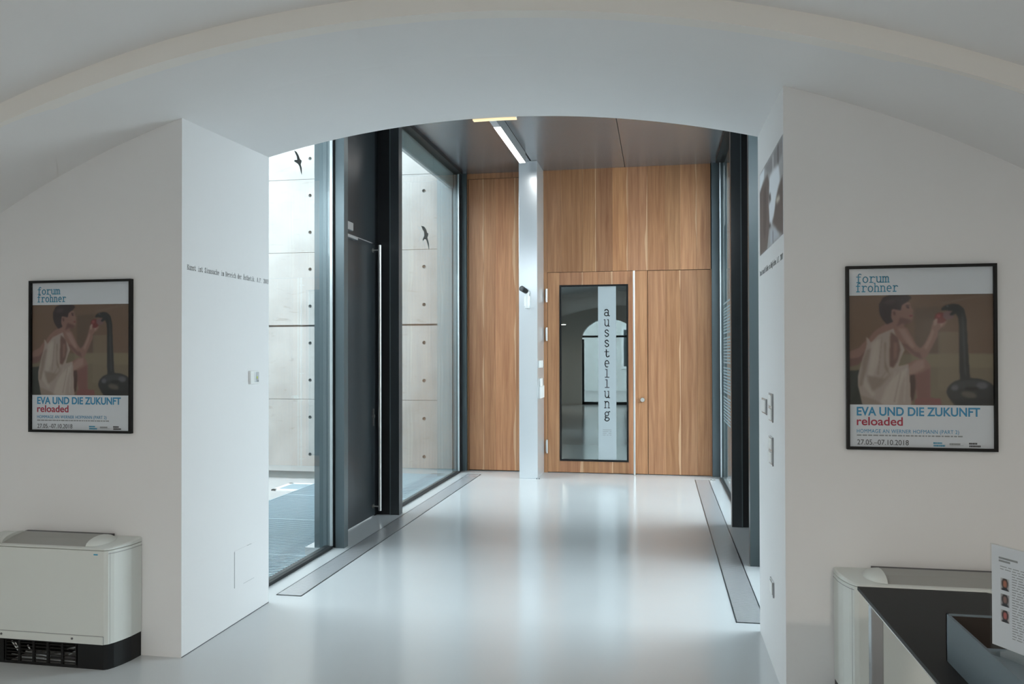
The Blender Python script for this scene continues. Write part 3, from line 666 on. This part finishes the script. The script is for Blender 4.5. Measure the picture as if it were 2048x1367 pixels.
LAY = [
 ('p', q((268, 620), (1072, 622), (1072, 906), (268, 906)), (96, 84, 68), 2),
 ('p', q((620, 622), (1072, 624), (1072, 700), (620, 690)), (106, 95, 76), 5, .8),
 ('p', q((268, 295), (640, 295), (640, 620), (268, 620)), (94, 73, 58), 8, .5),
 ('p', q((640, 370), (780, 360), (780, 620), (640, 620)), (70, 58, 50), 6, .5),
 ('p', q((780, 340), (1072, 290), (1072, 300), (790, 352)), (100, 84, 74), 2, .6),
 ('p', q((770, 500), (880, 500), (880, 822), (770, 822)), (104, 92, 76), 2, .6),
 ('p', q((268, 715), (330, 712), (322, 800), (350, 906), (268, 906)), (38, 40, 36), 2),
 ('p', q((268, 612), (330, 585), (374, 535), (398, 560), (380, 625), (320, 680), (268, 692)), skin, 1),
 ('p', q((268, 650), (330, 640), (370, 600), (375, 630), (320, 682), (268, 694)), skd, 3, .7),
 # legs
 ('p', q((500, 760), (590, 680), (640, 655), (700, 648), (728, 690), (722, 780), (730, 900), (655, 906), (640, 820), (620, 906), (560, 906)), skin, 1),
 ('p', q((640, 740), (725, 700), (722, 790), (725, 900), (660, 906), (648, 820)), (100, 66, 60), 4, .9),
 ('p', q((600, 740), (640, 735), (645, 800), (630, 880), (606, 880)), (60, 38, 34), 3),
 ('p', q((650, 660), (690, 655), (690, 700), (610, 740), (600, 700)), skl, 5, .8),
 ('p', q((640, 870), (700, 862), (780, 868), (786, 906), (636, 906)), (104, 64, 60), 2),
 # back and dress
 ('p', q((452, 470), (520, 440), (575, 462), (605, 500), (560, 560), (500, 540), (400, 575), (376, 545), (410, 500)), skin, 1),
 ('p', q((525, 480), (545, 500), (568, 555), (583, 600), (560, 650), (548, 690), (603, 678), (612, 760), (618, 906), (345, 906), (320, 800), (318, 750), (345, 650), (366, 590), (372, 560), (368, 528), (382, 540), (395, 560), (440, 515)), dr, 1),
 ('p', q((505, 500), (548, 530), (560, 600), (545, 660), (520, 700), (498, 690), (500, 600)), skd, 4, .85),
 ('p', q((520, 560), (545, 560), (540, 640), (520, 660)), skin, 4, .9),
 ('p', q((345, 660), (370, 600), (400, 590), (370, 700), (345, 800), (325, 800)), drd, 5, .7),
 ('p', q((400, 560), (450, 540), (440, 660), (400, 760), (370, 760)), drl, 7, .7),
 ('p', q((470, 560), (480, 560), (476, 660), (500, 740), (470, 700)), drd, 3, .8),
 ('p', q((440, 906), (480, 800), (560, 720), (600, 700), (560, 800), (540, 906)), drl, 6, .75),
 ('p', q((370, 740), (470, 760), (520, 720), (450, 800), (400, 830)), drd, 6, .7),
 ('p', q((345, 906), (330, 850), (420, 880), (470, 906)), drd, 5, .6),
 # near arm
 ('p', q((520, 478), (560, 466), (600, 482), (625, 530), (650, 575), (682, 600), (700, 640), (672, 650), (630, 632), (592, 600), (562, 556), (535, 520)), skin, 1),
 ('p', q((545, 480), (585, 482), (612, 530), (640, 585), (620, 590), (580, 540)), skl, 5, .8),
 ('p', q((560, 560), (600, 600), (650, 640), (680, 648), (690, 620), (640, 610), (600, 570)), skd, 3, .6),
 ('p', q((662, 600), (695, 565), (722, 510), (738, 468), (770, 474), (768, 520), (738, 580), (706, 640), (680, 648)), skin, 1),
 ('p', q((690, 590), (722, 530), (742, 480), (752, 480), (735, 540), (705, 600)), skl, 4, .8),
 ('p', q((732, 480), (742, 446), (758, 430), (786, 440), (812, 452), (792, 470), (776, 494), (750, 500)), skin, 1),
 ('p', q((780, 458), (800, 440), (812, 448), (786, 478)), skl, 1),
 ('e', el(783, 425, 33, 30), (92, 40, 40), 1), ('e', el(826, 412, 30, 24, 20), (96, 72, 72), 2), ('e', el(772, 414, 12, 10), (124, 66, 64), 2, .8),
 ('p', q((748, 470), (744, 440), (760, 425), (768, 436), (760, 460)), skl, 1), ('p', q((790, 470), (812, 440), (818, 448), (798, 478)), skin, 1),
 # neck, face, hair
 ('p', q((500, 420), (560, 430), (585, 455), (570, 480), (500, 470), (486, 450)), skin, 1),
 ('p', q((505, 370), (560, 350), (588, 330), (618, 345), (620, 362), (634, 388), (626, 396), (634, 408), (630, 422), (622, 448), (598, 456), (572, 452), (545, 470), (510, 440)), skin, 1),
 ('p', q((560, 420), (600, 430), (625, 440), (600, 458), (570, 454), (540, 470)), skd, 3, .8),
 ('e', el(603, 366, 9, 4, 10), (46, 32, 32), 1), ('e', el(602, 355, 13, 3, -10), (50, 36, 36), 1, .8), ('p', q((612, 410), (632, 408), (630, 414), (612, 416)), (96, 44, 44), 1),
 ('p', q((440, 380), (442, 345), (462, 312), (500, 294), (600, 294), (624, 312), (606, 332), (590, 340), (570, 352), (562, 382), (540, 376), (512, 386), (508, 420), (520, 444), (486, 458), (466, 440), (448, 410)), hair, 1),
 ('e', el(500, 335, 34, 14, -20), (66, 54, 56), 5, .6), ('e', el(526, 395, 15, 22, -10), skin, 1), ('e', el(527, 397, 7, 12, -10), skd, 1),
 # snake
 ('p', q((786, 372), (812, 355), (835, 352), (852, 348), (885, 354), (912, 378), (924, 430), (930, 560), (938, 700), (942, 765), (886, 765), (884, 600), (882, 430), (866, 402), (848, 414), (830, 410), (848, 388), (815, 384), (790, 386)), snk, 1),
 ('p', q((900, 400), (908, 420), (918, 600), (922, 740), (912, 740), (904, 560)), (56, 56, 58), 3, .8), ('e', el(822, 362, 6, 4), (90, 90, 90), 1),
 ('e', el(948, 830, 134, 76), snk, 1), ('e', el(948, 792, 96, 26), (50, 50, 52), 4, .8), ('e', el(858, 808, 20, 16), snl, 4), ('e', el(1005, 796, 30, 18), snl, 5),
 ('e', el(935, 845, 44, 18, 15), (84, 78, 68), 6, .8), ('e', el(950, 812, 40, 10), (18, 18, 20), 3), ('p', q((830, 870), (1072, 868), (1072, 906), (860, 906)), (22, 22, 24), 4, .9),
]
LAY.insert(16, ('p', q((335, 700), (352, 690), (372, 780), (420, 850), (400, 860), (350, 800)), drl, 4, .6))
for (a_, b_, c_, d_, w_, cc) in ((430, 540, 395, 700, 5, drl), (455, 530, 430, 740, 4, drd), (490, 700, 420, 800, 4, drd), (530, 720, 470, 880, 5, drl), (560, 720, 520, 890, 4, drd), (590, 700, 575, 890, 4, drl), (360, 640, 345, 760, 4, drd)):
    LAY.insert(24, ('p', q((a_, b_), (a_+w_, b_), (c_+w_+2, d_), (c_, d_)), cc, 2, .7))
PIC = raster(250, 192, (92, 72, 58), LAY, 1)
PW, PH = .586, .776
def text_mesh(txt, m, size, length, loc, parent, name='lettering', spacing=1.0, bold=0):
    cu = bpy.data.curves.new('txt', 'FONT'); cu.body = txt; cu.size = size; cu.extrude = .0003; cu.offset = bold; cu.space_character = spacing
    o = bpy.data.objects.new('txt', cu); COL.objects.link(o); bpy.context.view_layer.update()
    me = bpy.data.meshes.new_from_object(o.evaluated_get(bpy.context.evaluated_depsgraph_get())); bpy.data.objects.remove(o)
    xsv = [v.co.x for v in me.vertices]; sx = length/(max(xsv)-min(xsv)); x0 = min(xsv)
    for v in me.vertices: v.co = ((v.co.x-x0)*sx, -v.co.z, v.co.y)
    me.materials.clear(); me.materials.append(MT[m])
    n = bpy.data.objects.new(name, me); COL.objects.link(n); n.parent = parent; n.location = loc; return n
def poster_proto():
    t = thing('framed_poster', '', 'poster', (0, 0, 0))      # origin: bottom left corner of the frame, on the wall
    f = MB(); g = .012; D = .022
    f.box(0, PW, -D, 0, 0, g).box(0, PW, -D, 0, PH-g, PH).box(0, g, -D, 0, g, PH-g).box(PW-g, PW, -D, 0, g, PH-g); f.build('frame', 'black', t)
    box('paper', 'sheet', (g, PW-g, -.008, -.001, g, PH-g), t)
    z1, z0 = PH*(1-165/1028), PH*(1-777/1028)
    me = print_mesh(PIC, (g, -.0086, z1), (PW-2*g, 0, 0), (0, 0, z1-z0), 1.55)
    o = bpy.data.objects.new('printed_picture', me); COL.objects.link(o); o.parent = t
    U = lambda px: (px-253)/830*PW
    V = lambda py: PH*(1-(py-130)/1028)
    lg = MB(); stroke_text(lg, 'forum', (U(310), -.0088, V(222)), (1, 0, 0), (0, 0, 1), .0235, wt=.17, length=U(500)-U(310))
    stroke_text(lg, 'frohner', (U(308), -.0088, V(274)), (1, 0, 0), (0, 0, 1), .0235, wt=.17, length=U(552)-U(308)); lg.build('lettering', 'cyan', t)
    text_mesh('EVA UND DIE ZUKUNFT', 'blue', .0505, U(993)-U(312), (U(312), -.0088, V(967)), t, bold=.0012)
    text_mesh('reloaded', 'red', .050, U(570)-U(312), (U(312), -.0088, V(1022)), t, bold=.0007)
    text_mesh('HOMMAGE AN WERNER HOFMANN (PART 2)', 'blue', .0225, U(878)-U(312), (U(312), -.0088, V(1065)), t, spacing=1.08)
    text_mesh('27.05.\u201307.10.2018', 'ink', .031, U(602)-U(314), (U(314), -.0088, V(1131)), t)
    sm = MB(); x = U(312)
    while x < U(890):
        wl = random.uniform(.006, .02); sm.box(x, x+wl, -.0091, -.0081, V(1082), V(1075)); x += wl+.004
    tag(sm.build('small_print', 'ink_mid', t), kind='stuff')
    for (x0, x1, c, nm) in ((738, 802, 'cyan', 'logo'), (826, 902, 'ink_mid', 'logo'), (932, 994, 'ink', 'logo')):
        lb = MB()
        for k in range(2):
            x = U(x0)+k*.001; zz = V(1112+k*14) if c != 'ink_mid' else V(1116+k*12)
            xe = U(x1)-(.012 if k == 0 else 0)
            while x < xe:
                wl = random.uniform(.003, .007); lb.box(x, min(x+wl, xe), -.0091, -.0081, zz-(.007 if c != 'ink_mid' or k == 0 else .0012), zz); x += wl+.0012
        lb.build(nm, c, t)
    box('glazing', 'poster_glass', (g, PW-g, -.014, -.013, g, PH-g), t)
    return t
def copy_tree(o, parent=None):
    c = o.copy(); COL.objects.link(c); c.parent = parent
    for ch in [x for x in bpy.data.objects if x.parent == o]: copy_tree(ch, c)
    return c
P1 = poster_proto()
P2 = copy_tree(P1)
P1.location = (-3.187, 3.6, 1.108); P2.location = (.785, 3.6, 1.095)
P1['label'] = 'framed exhibition poster on the wall above the left heater unit'; P2['label'] = 'framed exhibition poster on the right wall above the black table'
P1['group'] = P2['group'] = 'framed exhibition posters'

# monochrome photograph on the right pier (seen very obliquely)
def qq(*p):
    out = []
    for x, y in p:
        u = (x-480)/(680-480); t = 440+(140-440)*u; b_ = 1132+(975-1132)*u; out.append((u, (y-t)/(b_-t)))
    return out
L2 = [
 ('p', qq((480, 440), (530, 380), (525, 480), (500, 560), (480, 600)), (190, 195, 200), 4),
 ('p', qq((530, 380), (600, 290), (680, 150), (680, 300), (640, 380), (590, 440), (560, 430)), (112, 110, 112), 5),
 ('p', qq((600, 290), (612, 275), (612, 420), (600, 430)), (150, 150, 152), 2), ('p', qq((640, 220), (652, 200), (652, 380), (640, 390)), (84, 80, 80), 2),
 ('p', qq((480, 600), (520, 500), (560, 440), (575, 520), (570, 700), (575, 860), (550, 1080), (480, 1134)), (88, 76, 72), 3),
 ('p', qq((520, 560), (545, 540), (550, 800), (530, 1000), (515, 900)), (72, 58, 54), 5, .8),
 ('p', qq((575, 470), (600, 420), (650, 380), (660, 520), (640, 640), (600, 850), (575, 860), (568, 700)), (186, 190, 196), 4),
 ('p', qq((570, 610), (585, 605), (588, 660), (572, 690)), (70, 64, 64), 2), ('p', qq((568, 865), (582, 855), (586, 890), (572, 900)), (60, 54, 54), 2),
 ('p', qq((680, 480), (650, 560), (628, 660), (612, 800), (595, 850), (640, 940), (680, 975)), (80, 68, 64), 4),
 ('p', qq((630, 660), (655, 640), (660, 680), (632, 700)), (176, 170, 160), 3),
 ('p', qq((580, 900), (620, 900), (655, 965), (580, 1045)), (150, 154, 160), 3), ('p', qq((600, 920), (604, 920), (606, 1020), (600, 1024)), (90, 90, 96), 1),
]
im = raster(120, 70, (140, 140, 142), L2, 1)
me = print_mesh(im, (.5335, 4.405, 2.453), (0, -.797, 0), (0, 0, .433), 1.6)
PHT = thing('mounted_photograph', 'brown and grey portrait photograph fixed to the right pier', 'photograph', (.5355, 4.0, 2.02))
o = bpy.data.objects.new('printed_picture', me); COL.objects.link(o); o.parent = PHT; o.location = (-.5355, -4.0, -2.02)
box('backing', 'sheet', (.5338, .5358, 3.608, 4.405, 2.02, 2.453), PHT)

# ------------------------------------------------------------------ convector units
def convector(xc, label, mirror=False):
    t = thing('fan_heater', label, 'heater', (xc, 3.6, 0), 'wall heater units')
    Wd = .40; Yf, Yb = 3.392, 3.598
    side = [(Wd-.055, Yf), (Wd-.040, Yf+.010), (Wd-.026, Yf+.035), (Wd-.012, Yf+.08), (Wd-.003, Yf+.13), (Wd, Yb)]
    plan = [(-x, y) for x, y in reversed(side)]+side
    def pl(pts, ins=0): return [(xc+x*(1-ins/.4), y+(ins if y < Yb-.01 else 0)) for x, y in pts]
    MB().prism(pl(plan), 'z', .120, .566).build('casing', 'offwhite', t, bevel=.003)
    # top cap, slightly lower at the front
    n = len(plan); top = MB(); P0 = pl(plan)
    zt = lambda y: .578+.014*(y-Yf)/(Yb-Yf)
    vs = [(x, y, .569) for x, y in P0]+[(x, y, zt(y)-.004) for x, y in P0]+[(xc+(x-xc)*.985, y+(.006 if y < Yb-.01 else 0), zt(y)) for x, y in P0]
    top.add(vs, [(k*n+i, k*n+(i+1) % n, (k+1)*n+(i+1) % n, (k+1)*n+i) for k in range(2) for i in range(n)]+[tuple(range(2*n, 3*n)), tuple(reversed(range(n)))])
    top.build('top_cap', 'offwhite', t)
    # outlet: slot shadow put in as a dark bar, sloping flap, rounded end cheeks
    MB().prism([(Yf+.045, .580), (Yb-.004, .588), (Yb-.004, .603), (Yb-.03, .603)], 'x', xc-.25, xc+.25).build('outlet_slot_shade', 'ink_dark', t)
    MB().prism([(Yf+.020, .579), (Yb-.030, .5905), (Yb-.040, .606), (Yf+.09, .598)], 'x', xc-.25, xc+.24).build('flap', 'flap_grey', t)
    for s in (-1, 1):
        m = MB(); sec = []
        for i in range(9):
            a = math.pi*i/8; sec.append((Yf+.11-math.cos(a)*.094, .580+math.sin(a)*.034))
        n2 = len(sec); rings = []
        for k in range(6):
            f = math.cos(math.pi/2*k/5.2); xx = xc+s*(.232+.075*math.sin(math.pi/2*k/5.2))
            rings.append([(xx, Yf+.11+(y-Yf-.11)*f, .580+(z-.580)*f) for y, z in sec])
        vs = [p for r in rings for p in r]
        m.add(vs, [(k*n2+i, k*n2+i+1, (k+1)*n2+i+1, (k+1)*n2+i) for k in range(5) for i in range(n2-1)], 0, True); m.add(vs, [tuple(range(n2))])
        m.build('end_cheek', 'offwhite', t)
    box('front_strip', 'offwhite', (xc-.30, xc+.342, Yf-.0045, Yf+.002, .121, .158), t, .001)
    box('strip_shadow', 'ink_mid', (xc-.345, xc+.344, Yf-.002, Yf+.0, .158, .1605), t)
    box('strip_end', 'ink_mid', (xc+.3425, xc+.3445, Yf-.002, Yf, .121, .160), t)
    for x in (-.213, .178):
        MB().cyl((xc+x, Yf-.007, .143), (xc+x, Yf-.004, .143), .0055, n=10).build('screw', 'ink_dark', t)
    box('badge', 'cyan', (xc+.29, xc+.312, Yf-.0012, Yf+.001, .545, .551), t)
    for s in (-1, 1):
        x = xc+s*.368; b_ = MB().box(min(x, x+s*.001), max(x, x+s*.001), Yf+.012, Yf+.013, .125, .56); b_.build('seam', 'ink_mid', t)
    # side vent notch
    for s in (-1, 1):
        m = MB()
        for (x, y), (x2, y2) in zip(side[1:], side[2:]):
            m.add([(xc+s*(x+.001), y, .5505), (xc+s*(x2+.001), y2, .5505), (xc+s*(x2+.001), y2, .5535), (xc+s*(x+.001), y, .5535)], [(0, 1, 2, 3)])
        m.build('side_slot', 'ink_mid', t)
    # black plinth with a barred opening
    pb = MB(); P1_ = pl(plan, .004); y0 = Yf+.004
    pb.prism([p for p in P1_], 'z', .112, .1205)
    rp = pl(plan, .004)
    gx0, gx1 = xc-.20, xc+.195
    right = [(gx1, y0)]+[p for p in rp[n//2:]]+[(gx1, Yb)]
    left = [(gx0, Yb)]+[p for p in rp[:n//2]]+[(gx0, y0)]
    pb.prism(right, 'z', 0, .112); pb.prism(left, 'z', 0, .112)
    pb.box(gx0, gx1, y0, y0+.008, 0, .012); pb.box(gx0, gx1, Yb-.03, Yb, 0, .112)
    for k in range(6):
        xk = gx0+(gx1-gx0)*k/5; pb.box(xk-.006, xk+.006, y0, y0+.01, .012, .112)
    pb.build('plinth', 'black', t)
    g = MB()
    for k in range(6): g.box(gx0, gx1, y0+.004, y0+.008, .020+k*.016, .0235+k*.016)
    g.build('grille_bars', 'blackmat', t)
    cb = MB()
    for (xa, za, xb, zb) in ((-.19, .095, -.15, .055), (-.17, .09, -.13, .045), (-.11, .05, -.03, .042), (-.05, .04, .03, .035), (.05, .045, .11, .05), (.12, .075, .18, .09), (.13, .05, .185, .075), (-.14, .02, .18, .018), (-.19, .03, .0, .024), (-.1, .08, -.08, .06)):
        cb.cyl((xc+xa, Yf+.035, za), (xc+xb, Yf+.03, zb), .0042, n=8)
    cb.build('pipe', 'alu', t)
    return t
convector(-2.950, 'ivory wall heater with black barred plinth under the left poster')
convector(1.130, 'ivory wall heater behind the black table under the right poster')

# ------------------------------------------------------------------ black table, leaflet tray, acrylic stand
tb = thing('black_table', 'black topped table with steel frame in front of the right heater', 'table', (1.0, 2.0, 0))
tx0, tx1, ty0, ty1 = .628, 1.10, 1.0, 2.735
MB().prism([(tx0, ty0), (tx1, ty0), (tx1, ty1-.12), (tx1-.09, ty1), (tx0, ty1)], 'z', .738, .750).build('table_top', 'table', tb, bevel=.001)
MB().box(tx0+.018, tx0+.030, ty0+.02, ty1-.02, .712, .737).box(tx0+.03, tx1-.10, ty1-.045, ty1-.033, .700, .737).box(tx1-.03, tx1-.018, ty0+.02, ty1-.13, .70, .737).build('rail', 'chrome', tb, bevel=.002)
for (x, y) in ((tx0+.022, ty1-.045), (tx1-.06, ty1-.17), (tx0+.022, ty0+.03), (tx1-.06, ty0+.03)):
    box('leg', 'leg', (x, x+.036, y-.036, y, 0, .737), tb, .003)
tr = thing('leaflet_tray', 'blue grey open leaflet box with dark lining on the black table', 'box', (.87, 1.85, .75))
X0, X1, Y0, Y1 = .690, 1.03, 1.47, 2.116
MB().box(X0, X0+.006, Y0, Y1, .75, .864).box(X1-.006, X1, Y0, Y1, .75, .864).box(X0, X1, Y1-.006, Y1, .75, .864).box(X0, X1, Y0, Y0+.006, .75, .864).build('side_panel', 'tray', tr)
box('deck', 'tray', (X0+.006, X1-.006, Y0+.006, 1.885, .855, .863), tr)
box('lining', 'trayin', (X0+.006, X1-.006, 1.885, Y1-.006, .751, .757), tr); box('partition', 'trayin', (X0+.006, X1-.006, 1.879, 1.885, .757, .855), tr)
MB().box(X0+.006, X0+.008, 1.885, Y1-.006, .757, .860).box(X0+.008, X1-.006, Y1-.008, Y1-.006, .757, .860).build('inner_wall', 'trayin', tr)
st = thing('sign_stand', 'clear acrylic stand holding a printed sheet with three small portraits', 'stand', (.745, 1.757, .864))
st.rotation_euler = (0, 0, math.atan2(-.875, .485))
def loc_build(mb, name, m):
    me_o = mb.build(name, m); me_o.parent = st; me_o.location = (0, 0, 0); return me_o
# local frame: x along the sheet from its left end, y away from viewer
loc_build(MB().box(-.107, .107, -.0035, -.0018, .000, .234).box(-.107, .107, .0012, .003, .000, .234).box(-.107, .107, -.003, .06, 0, .003), 'holder', 'acrylic')
loc_build(MB().box(-.105, .105, -.0012, .0008, .022, .232), 'paper_sheet', 'sheet')
tx = MB()
for (za, x0, x1) in ((.206, -.088, -.045), (.200, -.088, -.062)): tx.box(x0, x1, -.0016, -.0012, za, za+.004)
for r in range(30):
    za = .190-r*.0053
    if .045 < za: 
        x = -.085 if za > .182 else (-.058)
        while x < .085:
            wl = random.uniform(.006, .016); tx.box(x, x+wl, -.0015, -.0012, za, za+.0016); x += wl+.003
tag(loc_build(tx, 'small_print', 'ink_mid'), kind='stuff')
def portrait(zc, hairc, face, bgc):
    Lr = [('e', (.5, .42, .36, .42, 0), hairc, 1), ('e', (.5, .45, .22, .30, 0), face, 1), ('p', [(.1, 1), (.2, .8), (.5, .72), (.8, .8), (.95, 1)], (34, 36, 44), 1)]
    me = print_mesh(raster(20, 24, bgc, Lr, 1), (-.084, -.00165, zc+.012), (.020, 0, 0), (0, 0, .025), 1.3)
    o = bpy.data.objects.new('portrait_print', me); COL.objects.link(o); o.parent = st
portrait(.155, (52, 42, 40), (150, 92, 72), (170, 168, 170)); portrait(.122, (40, 34, 34), (120, 90, 84), (150, 146, 150)); portrait(.089, (36, 24, 26), (160, 84, 76), (178, 170, 170))

# ------------------------------------------------------------------ warm ceiling lamps of the hall behind the camera
for i, (x, y) in enumerate(((1.5, -.6), (-2.6, -1.2))):
    t = thing('pendant_lamp', ('warm ceiling lamp behind the viewer on the right' if i == 0 else 'warm ceiling lamp behind the viewer on the left'), 'lamp', (x, y, 2.3), 'hall lamps')
    MB().cyl((x, y, 2.31), (x, y, 2.36), .16, .16, 24).build('shade', 'white', t); MB().cyl((x, y, 2.36), (x, y, near_z(x)), .008, n=8).build('rod', 'chrome', t)
    ld = bpy.data.lights.new('lamp', 'AREA'); ld.shape = 'DISK'; ld.size = .3; ld.energy = HALL_LAMP_W; ld.color = (1.0, .88, .74)
    lo = bpy.data.objects.new('lamp_light', ld); COL.objects.link(lo); lo.location = (x, y, 2.30)
